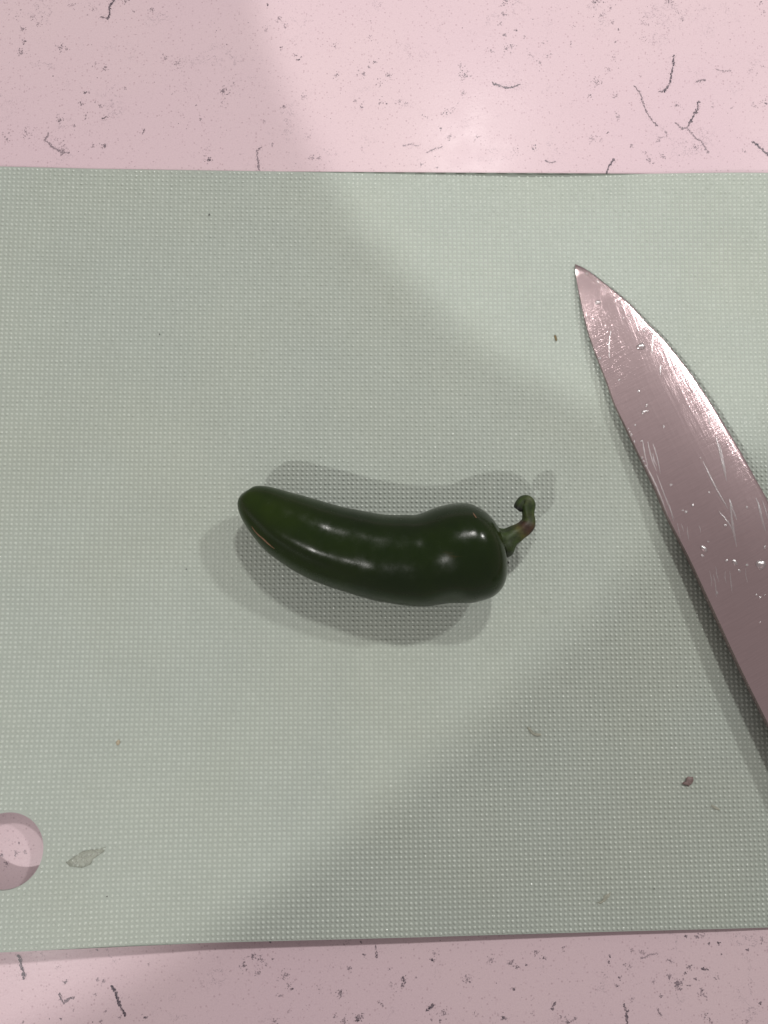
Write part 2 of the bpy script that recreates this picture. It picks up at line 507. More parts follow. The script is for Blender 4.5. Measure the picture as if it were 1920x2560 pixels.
for fr, items in (
    (A_, [(965, 392, 46, 9, .8), (1010, 362, 20, 14, .4), (960, 445, 16, 12, .4), (260, 520, 34, 12, .7), (272, 652, 40, 12, .85), (240, 600, 30, 28, .4),
          (905, 690, 30, 9, .85), (905, 650, 18, 12, .3), (95, 225, 26, 8, .75), (100, 125, 16, 6, .8), (105, 180, 10, 3, 1), (262, 205, 20, 9, .85), (288, 212, 10, 5, .6),
          (455, 292, 16, 7, .75), (412, 276, 16, 9, .4), (770, 275, 40, 14, .5), (712, 250, 16, 9, .45), (370, 400, 10, 5, .9), (348, 445, 12, 7, .75),
          (432, 456, 9, 5, .9), (370, 500, 14, 7, .7), (318, 545, 6, 3, .8), (620, 566, 9, 3, 1), (545, 735, 12, 4, .95), (115, 580, 26, 14, .7), (30, 600, 18, 14, .6),
          (452, 630, 16, 7, .75), (402, 632, 8, 4, .8), (140, 78, 10, 4, .9), (70, 70, 14, 10, .6), (165, 100, 14, 6, .55), (310, 20, 20, 12, .45), (405, 40, 18, 10, .5),
          (540, 8, 18, 8, .8), (580, 50, 8, 4, .6), (660, 42, 8, 8, .7), (1205, 82, 18, 7, .7), (1230, 108, 14, 6, .7), (1155, 125, 12, 8, .6), (1155, 20, 6, 2, 1),
          (1215, 205, 10, 5, .85), (1275, 240, 8, 4, .8), (1292, 256, 9, 4, .9), (1452, 325, 22, 7, .7), (1568, 320, 20, 8, .75), (1595, 292, 8, 4, .7), (1618, 266, 12, 5, .8),
          (1447, 200, 12, 6, .7), (1226, 460, 14, 5, .75), (1312, 420, 20, 9, .4), (1562, 465, 18, 7, .6), (1378, 684, 22, 9, .5), (1350, 680, 14, 8, .55), (1540, 436, 8, 5, .7),
          (1640, 365, 10, 14, .8), (1650, 440, 10, 14, .85), (800, 380, 20, 25, .3), (540, 380, 5, 2, .8), (850, 455, 5, 2, .8), (866, 517, 5, 2, .9), (650, 40, 6, 3, .7),
          (1330, 592, 10, 6, .5), (1180, 620, 8, 4, .5), (1145, 525, 10, 5, .4), (1600, 158, 12, 8, .5)]),
    (B_, [(350, 322, 44, 13, .85), (332, 288, 16, 7, .65), (340, 402, 16, 6, .7), (268, 487, 18, 9, .75), (178, 505, 10, 5, .7), (300, 465, 8, 7, .6), (532, 6, 24, 9, .85),
          (912, 10, 30, 8, .92), (935, 8, 12, 6, .7), (1230, 8, 26, 12, .85), (515, 62, 16, 9, .75), (500, 103, 6, 3, .9), (522, 150, 9, 4, .9), (462, 218, 14, 9, .75),
          (530, 212, 20, 14, .7), (552, 197, 12, 5, .75), (632, 238, 16, 8, .6), (672, 270, 12, 5, .8), (706, 240, 14, 9, .5), (690, 186, 14, 9, .45), (920, 358, 34, 9, .88),
          (890, 412, 9, 5, .7), (1000, 416, 16, 12, .65), (20, 325, 26, 8, .7), (66, 438, 26, 12, .5), (95, 446, 10, 6, .5), (1012, 505, 22, 9, .55), (1262, 456, 22, 9, .65),
          (1216, 570, 20, 7, .6), (1188, 606, 12, 5, .7), (398, 590, 14, 7, .7), (284, 592, 16, 7, .65), (655, 640, 14, 6, .8), (640, 640, 6, 8, .5), (898, 602, 20, 10, .55), (932, 600, 14, 9, .4),
          (1148, 688, 24, 9, .7), (1205, 678, 16, 6, .85), (1345, 637, 10, 5, .9), (1345, 640, 14, 12, .6), (1650, 446, 20, 8, .8), (1600, 460, 18, 9, .5), (968, 572, 6, 2, 1), (1500, 468, 7, 3, .9),
          (1420, 462, 6, 3, .8), (1012, 128, 6, 2, 1), (1000, 180, 6, 2, .9), (1120, 100, 26, 16, .5), (1118, 170, 14, 10, .6), (940, 70, 14, 8, .6), (985, 97, 8, 4, .8), (245, 555, 5, 2, 1), (160, 710, 7, 3, .9),
          (230, 724, 10, 5, .6), (570, 130, 6, 2, 1), (605, 156, 7, 3, .8), (1290, 82, 8, 5, .7), (1270, 52, 6, 3, .7), (1590, 300, 20, 18, .4), (1640, 286, 10, 6, .5), (1560, 656, 14, 8, .5), (970, 300, 14, 9, .5),
          (1070, 630, 9, 4, .8), (1130, 655, 12, 8, .5), (565, 655, 14, 7, .4), (980, 35, 12, 7, .6), (1628, 10, 6, 3, .8), (1640, 55, 12, 5, .5), (820, 112, 8, 6, .5), (805, 190, 7, 4, .7), (990, 246, 12, 9, .5)]),
    (C_, [(930, 1790, 18, 7, .6), (990, 1805, 18, 8, .55), (1385, 2150, 14, 7, .95), (1010, 2090, 16, 6, .5), (910, 1930, 9, 4, .6), (580, 2165, 6, 3, .8), (220, 2200, 10, 4, .8), (700, 2080, 6, 8, .5),
          (185, 490, 3, 1.5, 1), (150, 580, 26, 10, .7), (60, 680, 24, 9, .55), (20, 600, 10, 4, .9), (240, 570, 16, 8, .55), (520, 560, 4, 2, .9), (1420, 1640, 6, 4, .6), (1140, 2150, 14, 6, .6), (960, 2190, 12, 6, .6),
          (920, 1506, 5, 1.5, 1), (1000, 1450, 4, 1.5, .9), (550, 1670, 10, 10, .35)]),
    (D_, [(75, 215, 26, 10, .75), (20, 272, 26, 12, .75), (130, 238, 20, 9, .8), (272, 330, 30, 12, .6), (290, 385, 16, 9, .65), (315, 408, 7, 2, 1), (592, 437, 30, 12, .7), (600, 430, 8, 3, .95),
          (1140, 238, 14, 6, .9), (1150, 200, 18, 12, .5), (970, 350, 20, 7, .9), (966, 385, 12, 6, .85), (617, 598, 22, 8, .85), (695, 582, 34, 10, .95), (720, 565, 18, 10, .7), (1350, 350, 34, 13, .65), (1362, 368, 8, 3, .9),
          (1490, 235, 24, 12, .65), (1210, 545, 20, 12, .7), (832, 492, 9, 4, .95), (845, 508, 6, 2, .9), (1605, 258, 16, 9, .7), (1640, 280, 10, 6, .7), (108, 315, 20, 9, .55), (1568, 580, 10, 5, .85),
          (717, 132, 7, 2, 1), (735, 205, 8, 4, .8), (648, 285, 12, 4, .75), (890, 290, 6, 3, .6), (560, 570, 8, 4, .85), (1185, 594, 6, 2, 1), (1135, 592, 6, 2, .95), (1622, 408, 6, 2, 1), (205, 600, 16, 7, .6), (232, 445, 8, 4, .7),
          (195, 230, 5, 2, .9), (1390, 550, 10, 5, .5), (290, 535, 8, 5, .5), (470, 405, 10, 10, .45), (1045, 340, 10, 5, .5), (900, 390, 22, 16, .4), (180, 130, 5, 2, .9)]),
    (E_, [(220, 202, 22, 9, .6), (270, 235, 12, 7, .75), (390, 178, 12, 7, .7), (55, 268, 10, 5, .8), (80, 262, 10, 7, .6), (162, 277, 8, 2, 1), (680, 226, 6, 1.6, 1), (672, 258, 5, 2, .9), (1100, 396, 70, 12, .78), (1095, 400, 20, 6, .95),
          (1052, 348, 26, 8, .7), (1146, 328, 10, 4, .9), (1172, 288, 14, 7, .8), (1212, 364, 9, 4, .95), (1246, 432, 14, 6, .85), (1175, 408, 8, 3, .9), (1240, 466, 10, 6, .6), (1272, 470, 14, 7, .65), (1335, 360, 16, 10, .55),
          (740, 360, 14, 6, .9), (725, 408, 8, 3, .9), (85, 430, 6, 2, 1), (420, 632, 30, 12, .8), (380, 605, 14, 8, .6), (465, 606, 8, 3, .85), (25, 606, 14, 7, .9), (1355, 143, 10, 4, .95), (1293, 147, 7, 3, .9), (1216, 102, 16, 7, .8),
          (1250, 100, 20, 10, .6), (1152, 98, 8, 3, .95), (1535, 186, 8, 3, .95), (1612, 518, 9, 4, .95), (1625, 120, 26, 10, .5), (995, 470, 8, 4, .85), (800, 280, 16, 10, .45), (880, 200, 16, 9, .6), (820, 190, 8, 5, .6),
          (1530, 632, 16, 8, .6), (1300, 620, 10, 5, .8), (1270, 585, 14, 10, .55), (640, 345, 16, 14, .4), (820, 490, 12, 8, .5), (770, 275, 6, 3, .8), (1370, 210, 6, 3, .8), (950, 382, 14, 6, .45), (200, 580, 6, 6, .5)]),
):
    for x, y, n, sp, d in items:
        (X, Y), = Z(*fr, [(x, y)])
        cluster(X, Y, int(n * 1.25), sp / fr[2] * 1.5 + 1.0, d)
# loose grains everywhere
for _ in range(3200):
    x = random.uniform(-17, 19)
    y = random.uniform(15, 26) if random.random() < 0.62 else random.uniform(-18, -9)
    fleck_poly(SV, SF, SC, x, y, random.uniform(0.009, 0.017), shade_of(random.uniform(0.10, 0.38)))
for _ in range(150):
    x = random.uniform(-17, 19)
    y = random.uniform(15, 26) if random.random() < 0.62 else random.uniform(-18, -9)
    fleck_poly(SV, SF, SC, x, y, random.uniform(0.012, 0.022), shade_of(random.uniform(0.6, 1.0)))
sp = mesh_obj('mineral_specks', SV, SF, M_FLECK, counter, smooth=False, colours=np.array(SC))
sp['kind'] = 'stuff'

# ------------------------------------------------------------------ flexible cutting mat
X0, X1, Y0, Y1 = -15.7, 22.4, -11.85, 16.0
TH = 0.09
HOLE = at(13, 2129, 0.92)
HOLE_R = 1.23


def mat_z(x, y):
    b = smooth((-y - 0.5) / 12.0)
    amp = max(0.06, 0.46 - 0.024 * x) + 0.28 * smooth((-x - 6) / 7)
    z = amp * b
    z += 0.42 * smooth((y - 11) / 5.5) * smooth((x - 6) / 10)
    z += 0.10 * smooth((-x - 9) / 7) * (1 - b)
    z += 0.018 * math.sin(x * 0.55 + 1) * b
    return z + 0.012


def mat_n(x, y):
    e = 0.2
    return Vector((-(mat_z(x + e, y) - mat_z(x - e, y)) / (2 * e), -(mat_z(x, y + e) - mat_z(x, y - e)) / (2 * e), 1)).normalized()


outline = []
rc = 1.1
for cx, cy, a0 in ((X1 - rc, Y1 - rc, 0), (X0 + rc, Y1 - rc, 90), (X0 + rc, Y0 + rc, 180), (X1 - rc, Y0 + rc, 270)):
    for j in range(9):
        a = math.radians(a0 + j * 90 / 8)
        outline.append((cx + rc * math.cos(a), cy + rc * math.sin(a)))
full = []
for i, p in enumerate(outline):
    q = outline[(i + 1) % len(outline)]
    L = math.hypot(q[0] - p[0], q[1] - p[1])
    n = max(1, int(L / 0.5))
    for j in range(n):
        t = j / n
        wob = 0.012 * math.sin(7.1 * (p[0] + t * (q[0] - p[0])) + 3 * (p[1] + t * (q[1] - p[1]))) if n > 3 else 0
        full.append((p[0] + t * (q[0] - p[0]), p[1] + t * (q[1] - p[1]) + wob))
hole = [(HOLE.x + HOLE_R * math.cos(2 * math.pi * j / 72), HOLE.y + HOLE_R * math.sin(2 * math.pi * j / 72)) for j in range(72)]
pts = full + hole
edges = [(i, (i + 1) % len(full)) for i in range(len(full))] + [(len(full) + i, len(full) + (i + 1) % 72) for i in range(72)]
gx = X0 + 0.4
while gx < X1 - 0.3:
    gy = Y0 + 0.4
    while gy < Y1 - 0.3:
        if math.hypot(gx - HOLE.x, gy - HOLE.y) > HOLE_R + 0.3:
            pts.append((gx, gy))
        gy += 0.5
    gx += 0.5
cv, ce, cf, *_ = delaunay_2d_cdt([Vector(p) for p in pts], edges, [], 0, 1e-5)
tris = []
for f in cf:
    c = sum((cv[i] for i in f), Vector((0, 0))) / len(f)
    if math.hypot(c.x - HOLE.x, c.y - HOLE.y) < HOLE_R * 0.999:
        continue
    inside = X0 < c.x < X1 and Y0 - 0.02 < c.y < Y1 + 0.02
    for cx, cy, sx, sy in ((X1 - rc, Y1 - rc, 1, 1), (X0 + rc, Y1 - rc, -1, 1), (X0 + rc, Y0 + rc, -1, -1), (X1 - rc, Y0 + rc, 1, -1)):
        if (c.x - cx) * sx > 0 and (c.y - cy) * sy > 0 and math.hypot(c.x - cx, c.y - cy) > rc:
            inside = False
    if inside:
        tris.append(list(f))
mtop = [(v.x, v.y, mat_z(v.x, v.y) + TH) for v in cv]
mbot = [(v.x, v.y, mat_z(v.x, v.y)) for v in cv]
N = len(mtop)
faces = []
ecount = {}
for f in tris:
    a, b, c = (Vector(mtop[i]) for i in f)
    if (b - a).cross(c - a).z < 0:
        f = f[::-1]
    faces.append(f)
    faces.append([i + N for i in f[::-1]])
    for i in range(3):
        k = (f[i], f[(i + 1) % 3])
        ecount[k] = 1
for (a, b) in list(ecount):
    if (b, a) not in ecount:
        faces.append([b, a, a + N, b + N])
board = empty('cutting_mat', (0, 0, 0))
tag(board, 'pale sage green flexible plastic cutting mat with raised dot texture and round hanging hole', 'cutting mat')
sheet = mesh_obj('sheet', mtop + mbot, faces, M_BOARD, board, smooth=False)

PITCH = 0.1688
nx, ny = int((X1 - X0 - 0.12) / PITCH), int((Y1 - Y0 - 0.10) / PITCH)
SEG = 8
ringdef = [(0.062, -0.003), (0.049, 0.021), (0.026, 0.034)]
bumpv, bumpf = [], []
unit = [(math.cos(2 * math.pi * j / SEG), math.sin(2 * math.pi * j / SEG)) for j in range(SEG)]
for ix in range(nx + 1):
    x0 = X0 + 0.09 + ix * PITCH
    if x0 > 18.0:
        continue
    for iy in range(ny + 1):
        y0 = Y0 + 0.085 + iy * PITCH
        x = x0 + random.gauss(0, 0.0025)
        y = y0 + random.gauss(0, 0.0025)
        if math.hypot(x - HOLE.x, y - HOLE.y) < HOLE_R + 0.07 or y > Y1 - 0.08:
            continue
        if x < X0 + rc and (y < Y0 + rc or y > Y1 - rc):
            cy = Y0 + rc if y < 0 else Y1 - rc
            if math.hypot(x - X0 - rc, y - cy) > rc - 0.08:
                continue
        z = mat_z(x, y) + TH
        sx = (mat_z(x + 0.1, y) - z + TH) / 0.1
        sy = (mat_z(x, y + 0.1) - z + TH) / 0.1
        hs = random.uniform(0.80, 1.12)
        tx, ty = random.gauss(0, 0.004), random.gauss(0, 0.004)
        i0 = len(bumpv)
        for r, h in ringdef:
            for ux, uy in unit:
                # squarish domes
                q = r * (1.0 + 0.06 * (abs(ux * uy) * 2))
                bumpv.append((x + ux * q + (tx if h > 0 else 0), y + uy * q + (ty if h > 0 else 0), z + ux * q * sx + uy * q * sy + h * hs))
        bumpv.append((x + tx, y + ty, z + 0.038 * hs))
        for k in range(2):
            for j in range(SEG):
                a, b = i0 + k * SEG + j, i0 + k * SEG + (j + 1) % SEG
                bumpf.append((a, b, b + SEG, a + SEG))
        top = i0 + 3 * SEG
        for j in range(SEG):
            bumpf.append((i0 + 2 * SEG + j, i0 + 2 * SEG + (j + 1) % SEG, top))
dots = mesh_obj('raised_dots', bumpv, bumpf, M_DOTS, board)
dots['kind'] = 'stuff'
print('dots', len(bumpf))


# ------------------------------------------------------------------ jalapeno
def catmull(P, n):
    P = [np.array(p, float) for p in P]
    P = [2 * P[0] - P[1]] + P + [2 * P[-1] - P[-2]]
    out = []
    for i in range(1, len(P) - 2):
        for j in range(n):
            t = j / n
            a, b, c, d = P[i - 1], P[i], P[i + 1], P[i + 2]
            out.append(0.5 * (2 * b + (c - a) * t + (2 * a - 5 * b + 4 * c - d) * t * t + (3 * b - a - 3 * c + d) * t ** 3))
    out.append(P[-2])
    return out


def pep(x, y):
    return 560 + x / 1.975, 1120 + y / 1.975


stations = [  # centre x, centre y, half width (zoomed photo px), centre height cm
    (98, 222, 22, 1.78), (109, 234, 62, 1.77), (148, 266, 100, 1.73), (214, 315, 133, 1.68), (305, 374, 165, 1.62), (430, 438, 187, 1.58), (570, 487, 200, 1.56),
    (710, 524, 209, 1.58), (845, 545, 220, 1.62), (950, 551, 227, 1.65), (1040, 539, 233, 1.69), (1125, 520, 247, 1.76), (1200, 511, 249, 1.79),
    (1265, 505, 237, 1.79), (1318, 501, 204, 1.79), (1354, 500, 154, 1.79), (1368, 496, 100, 1.79), (1362, 494, 52, 1.79), (1352, 494, 10, 1.79)]
samples = catmull(stations, 8)
cen, rad = [], []
for x, y, r, z in samples:
    c = at(*pep(x, y), z)
    cen.append(c)
    rad.append(max(0.01, r / 1.975 / FPX * (CAM_H - z)))
NS = 72
V, C = [], []
n = len(cen)
end_axis = (at(*pep(1318, 475), 1.75) - at(*pep(950, 550), 1.75)).normalized()
XZ = [q[0] for q in samples]
for i in range(n):
    # tangents come from the smooth outer course of the body, also where the cap folds back around the stem
    ia, ib = max(0, i - 4), min(n - 1, i + 4)
    T = cen[ib] - cen[ia]
    T = end_axis if i >= 104 else T.normalized()
    if 72 < i < 104:
        t = smooth((i - 72) / 32)
        T = ((cen[ib] - cen[ia]).normalized() * (1 - t) + end_axis * t).normalized()
    Nn = Vector((-T.y, T.x, 0)).normalized()
    U = T.cross(Nn)
    if U.z < 0:
        U = -U
    s = i / (n - 1)
    for j in range(NS):
        a = 2 * math.pi * j / NS
        ca, sa = math.cos(a), math.sin(a)
        body = smooth(s / 0.12) * smooth((1.0 - s) / 0.10)
        k = 1 + 0.018 * body * math.cos(3 * (a - 0.9 - 0.5 * s)) * (0.5 + s) \
              - 0.040 * math.exp(-((a - 2.75) / 0.30) ** 2) * math.exp(-((XZ[i] - 1075) / 75) ** 2) \
              - 0.055 * math.exp(-((a - 2.30) / 0.17) ** 2) * smooth((s - 0.06) / 0.10) * smooth((0.42 - s) / 0.18) \
              + 0.020 * math.exp(-((a - 1.95) / 0.22) ** 2) * smooth((s - 0.06) / 0.10) * smooth((0.48 - s) / 0.2) \
              - 0.016 * body * math.exp(-((a - 1.75) / 0.25) ** 2) * smooth((s - 0.45) / 0.2) \
              + 0.0062 * body * math.sin(2 * math.pi * XZ[i] / 215 + 1.6 * math.cos(a) + 0.4 + 1.1 * math.sin(XZ[i] / 170)) + 0.0016 * body * math.sin(2 * math.pi * XZ[i] / 96 + 3.0 * math.sin(a))
        p = cen[i] + (Nn * ca + U * sa) * rad[i] * k
        if p.z < mat_z(p.x, p.y) + TH + 0.042:
            p.z = mat_z(p.x, p.y) + TH + 0.042 + 0.15 * (p.z - (mat_z(p.x, p.y) + TH + 0.042)) * 0
        V.append(tuple(p))
        tip = smooth((0.40 - s) / 0.4)
        edge = smooth((s - 0.70) / 0.14)
        c = np.array((0.0048, 0.0128, 0.0006)) * (1 - tip) + np.array((0.0088, 0.0205, 0.0010)) * tip
        c = c * (1 - 0.55 * edge) + np.array((0.0115, 0.0220, 0.0010)) * 0.55 * edge
        c *= 1 + 0.22 * math.sin(5 * a + 2 * s) * 0.5
        C.append(tuple(np.maximum(c, 0.001)))
Fc = []
for i in range(n - 1):
    for j in range(NS):
        a, b = i * NS + j, i * NS + (j + 1) % NS
        Fc.append((a, b, b + NS, a + NS))
Fc.append(tuple(range(NS))[::-1])
Fc.append(tuple((n - 1) * NS + j for j in range(NS)))
base = at(*pep(850, 545), 0)
pepper = empty('jalapeno_pepper', (base.x, base.y, TH + 0.02))
tag(pepper, 'glossy dark green jalapeno pepper with curled stem lying on the sage green mat', 'pepper')
bm = bmesh.new()
pb = mesh_obj('body', V, Fc, M_PEPPER, pepper, colours=np.array(C))
bm.from_mesh(pb.data)
bmesh.ops.recalc_face_normals(bm, faces=bm.faces)
bm.to_mesh(pb.data)
bm.free()


# a thin tan line on the lower side of the tip
PV = np.array([tuple(pb.matrix_world @ v.co) for v in pb.data.vertices]) / CM + np.array(pepper.location) / CM
PN = np.array([tuple(v.normal) for v in pb.data.vertices])
rp = (PV - np.array((0, 0, CAM_H))) @ np.array(ROT)
PP = np.stack([960 + FPX * rp[:, 0] / -rp[:, 2], 1280 - FPX * rp[:, 1] / -rp[:, 2]], 1)


def on_pepper(px, py):
    dd = np.hypot(PP[:, 0] - px, PP[:, 1] - py) + 1e3 * (PN[:, 2] < 0.05)
    k = np.argsort(dd)[:4]
    zz = float(np.sum(PV[k, 2] / (dd[k] + 0.4)) / np.sum(1 / (dd[k] + 0.4)))
    return at(px, py, zz + 0.012)


M_TAN_LINE = mat_plain('tan_line', (0.16, 0.085, 0.045), 0.55)
for path, wd in (([(137, 388), (150, 408), (170, 430), (192, 448), (215, 470), (240, 492), (248, 497)], 2.6), ([(1228, 318), (1236, 330), (1246, 345)], 2.0)):
    V2, F2 = [], []
    for i, (x, y) in enumerate(path):
        w_ = wd * (0.35 + math.sin(math.pi * (i + 0.4) / len(path)))
        for sgn in (-1, 0, 1):
            p_ = on_pepper(*pep(x + sgn * w_ * 0.7, y - sgn * w_ * 0.7))
            V2.append((p_.x, p_.y, p_.z + (0.006 if sgn == 0 else 0)))
    for i in range(len(path) - 1):
        for k in range(2):
            q = i * 3 + k
            F2.append((q, q + 1, q + 4, q + 3))
    mesh_obj('tan_strip', V2, F2, M_TAN_LINE, pb, origin_cm=tuple(pepper.location / CM))


def st(x, y):
    return 1200 + x / 8.295, 1200 + y / 8.295


GR, YL, BR, DK = (0.028, 0.047, 0.011), (0.060, 0.058, 0.014), (0.046, 0.027, 0.013), (0.006, 0.008, 0.003)
OL = (0.038, 0.052, 0.013)
stem_pts = [  # x, y, half width (zoomed px), height cm, colour
    (455, 1290, 310, 1.72, GR), (515, 1268, 300, 1.76, GR), (580, 1228, 252, 1.80, GR), (655, 1178, 205, 1.86, GR), (740, 1125, 182, 1.92, OL), (820, 1075, 168, 1.98, YL), (910, 1015, 166, 2.04, BR),
    (985, 930, 158, 2.10, BR), (1012, 830, 132, 2.16, OL), (1006, 730, 122, 2.22, OL), (1003, 630, 134, 2.27, GR), (996, 530, 152, 2.32, GR), (960, 455, 150, 2.34, OL), (905, 440, 118, 2.30, GR),
    (855, 500, 104, 2.20, GR), (815, 575, 102, 2.06, DK), (795, 615, 84, 1.98, DK), (790, 622, 40, 1.97, DK), (788, 624, 6, 1.97, DK)]
raw = catmull([(x, y, r, z, *c) for x, y, r, z, c in stem_pts], 5)
V, C, Fc = [], [], []
n = len(raw)
cs = [at(*st(q[0], q[1]), 1.66 + 0.25 * (q[3] - 1.72)) for q in raw]
prevN = None
NS2 = 28
for i, q in enumerate(raw):
    T = (cs[min(n - 1, i + 2)] - cs[max(0, i - 2)]).normalized()
    Nn = Vector((-T.y, T.x, 0))
    Nn = Nn.normalized() if Nn.length > 1e-4 else prevN
    if prevN is not None and Nn.dot(prevN) < 0:
        Nn = -Nn
    prevN = Nn
    U = T.cross(Nn).normalized()
    r = max(0.004, q[2] / 8.295 / FPX * (CAM_H - 1.9)) * (1.06 + 0.10 * smooth((i - 62) / 10))
    s = i / (n - 1)
    for j in range(NS2):
        a = 2 * math.pi * j / NS2
        k = 1 + 0.05 * math.cos(5 * a + 2.5 * s) + 0.03 * math.sin(11 * s * 3 + 2 * a)
        if s < 0.14:
            k *= 1 + 0.10 * math.cos(6 * a) * (1 - s / 0.14)
        V.append(tuple(cs[i] + (Nn * math.cos(a) + U * math.sin(a)) * r * k))
        c = np.array(q[4:7]) * (1 + 0.25 * math.cos(5 * a + 2.5 * s))
        C.append(tuple(np.clip(c, 0.003, 1)))
for i in range(n - 1):
    for j in range(NS2):
        a, b = i * NS2 + j, i * NS2 + (j + 1) % NS2
        Fc.append((a, b, b + NS2, a + NS2))
Fc.append(tuple(range(NS2))[::-1])
Fc.append(tuple((n - 1) * NS2 + j for j in range(NS2)))
so = mesh_obj('stem', V, Fc, M_STEM, pepper, colours=np.array(C))
so['label'] = 'curled green stem with a brownish bend and dark cut end'
bm = bmesh.new(); bm.from_mesh(so.data); bmesh.ops.recalc_face_normals(bm, faces=bm.faces); bm.to_mesh(so.data); bm.free()

# ------------------------------------------------------------------ chef's knife
spine_px = [(1437.5, 660), (1440.8, 698), (1451.7, 755), (1467, 820), (1484.6, 874), (1516, 955), (1535, 1009), (1563, 1068), (1600.6, 1147), (1638, 1225), (1671, 1300), (1721.5, 1399), (1785, 1535),
            (1848, 1671), (1920, 1816), (1994, 1962), (2066, 2104)]
edge_px = [(1438.5, 660), (1469, 676), (1503, 701.5), (1535, 726.6), (1575.5, 761), (1616, 805), (1651, 839), (1688, 883), (1732, 940), (1776, 1005.6), (1817, 1071), (1854.5, 1134), (1889, 1197), (1920, 1253),
           (1990, 1392), (2060, 1540), (2130, 1694), (2196, 1846), (2258, 1990)]


def spine_z(d):
    return 0.225 + 0.044 * d


def edge_z(d):
    return 0.165 + 0.044 * d


tipw = at(1438, 660, 0.2)


def lift(pl, zf):
    out = []
    for p in pl:
        w = at(*p, 0.3)
        for _ in range(4):
            w = at(*p, zf((Vector((w.x, w.y, 0)) - Vector((tipw.x, tipw.y, 0))).length))
        out.append(w)
    return out


def resample(P, n):
    S = catmull([tuple(p) for p in P], 12)
    S = np.array(S)
    L = np.concatenate([[0], np.cumsum(np.linalg.norm(np.diff(S, axis=0), axis=1))])
    t = np.linspace(0, 1, n) ** 1.25 * L[-1]
    return np.array([np.interp(t, L, S[:, k]) for k in range(3)]).T


NB, NWD = 120, 26
SPN, EDG = resample(lift(spine_px, spine_z), NB), resample(lift(edge_px, edge_z), NB)
KL = np.linalg.norm(SPN - SPN[0], axis=1)


def prof(w):
    """half thickness of the blade: 1 at the spine, gently convex, 0 at the edge"""
    q = min(w, 0.978)
    p = 1 - 0.10 * q - 0.72 * max(0.0, (q - 0.45) / 0.55) ** 2
    return p * (1 - w) / 0.022 if w > 0.978 else p


topV, botV, UV = [], [], []
for i in range(NB):
    d = KL[i]
    width = np.linalg.norm(EDG[i] - SPN[i])
    t = min(0.26, 0.05 + 0.018 * d) * min(1.0, width / 1.3 + 0.05)
    for j in range(NWD):
        w = 1.0 if j == NWD - 1 else 0.978 * (j / (NWD - 2)) ** 0.9
        p = SPN[i] * (1 - w) + EDG[i] * w
        h = 0.5 * t * prof(w)
        topV.append((p[0], p[1], p[2] + h))
        botV.append((p[0], p[1], p[2] - h - 0.0008))
        UV.append((d, w * width))
nv = len(topV)
Fc = []
for i in range(NB - 1):
    for j in range(NWD - 1):
        a, b = i * NWD + j, (i + 1) * NWD + j
        Fc.append((a, b, b + 1, a + 1))
        Fc.append((a + nv, a + 1 + nv, b + 1 + nv, b + nv))
for i in range(NB - 1):
    a, b = i * NWD, (i + 1) * NWD
    Fc.append((a, a + nv, b + nv, b))
    a, b = i * NWD + NWD - 1, (i + 1) * NWD + NWD - 1
    Fc.append((a, b, b + nv, a + nv))
e0 = (NB - 1) * NWD
for j in range(NWD - 1):
    Fc.append((e0 + j, e0 + j + nv, e0 + j + 1 + nv, e0 + j + 1))
knife = empty('chef_knife', (float(SPN[-1][0]), float(SPN[-1][1]), 0.12))
tag(knife, 'wet steel chef knife lying with its blade tip pointing up left beside the pepper', 'knife')
blade = mesh_obj('blade', topV + botV, Fc, M_STEEL, knife, uvs=np.array(UV + UV))
bm = bmesh.new(); bm.from_mesh(blade.data); bmesh.ops.recalc_face_normals(bm, faces=bm.faces); bm.to_mesh(blade.data); bm.free()
blade.data.set_sharp_from_angle(angle=math.radians(35))

# bolster and handle carry on past the picture
M_HANDLE = mat_plain('black_handle', (0.02, 0.02, 0.022), 0.38)
M_RIVET = mat_plain('steel_rivet', (0.6, 0.58, 0.56), 0.3, Metallic=1.0)
hs = Vector(SPN[-1])
kd = (Vector(SPN[-1]) - Vector(SPN[-24])).normalized()
kn = (Vector(EDG[-1]) - Vector(SPN[-1]))
kn = (kn - kd * kn.dot(kd)).normalized()
ku = kd.cross(kn)
if ku.z < 0:
    ku = -ku


def loft(name, secs, mat, parent, ns=20):
    V, Fc = [], []
    for (d, c, hw, hh) in secs:
        o = hs + kd * d + kn * c
        for j in range(ns):
            a = 2 * math.pi * j / ns
            x, y = math.cos(a), math.sin(a)
            x = math.copysign(abs(x) ** 0.7, x); y = math.copysign(abs(y) ** 0.7, y)
            V.append(tuple(o + kn * x * hw + ku * y * hh))
    for i in range(len(secs) - 1):
        for j in range(ns):
            a, b = i * ns + j, i * ns + (j + 1) % ns
            Fc.append((a, b, b + ns, a + ns))
    Fc.append(tuple(range(ns))[::-1]); Fc.append(tuple((len(secs) - 1) * ns + j for j in range(ns)))
    o = mesh_obj(name, V, Fc, mat, parent)
    b = bmesh.new(); b.from_mesh(o.data); bmesh.ops.recalc_face_normals(b, faces=b.faces); b.to_mesh(o.data); b.free()
    return o


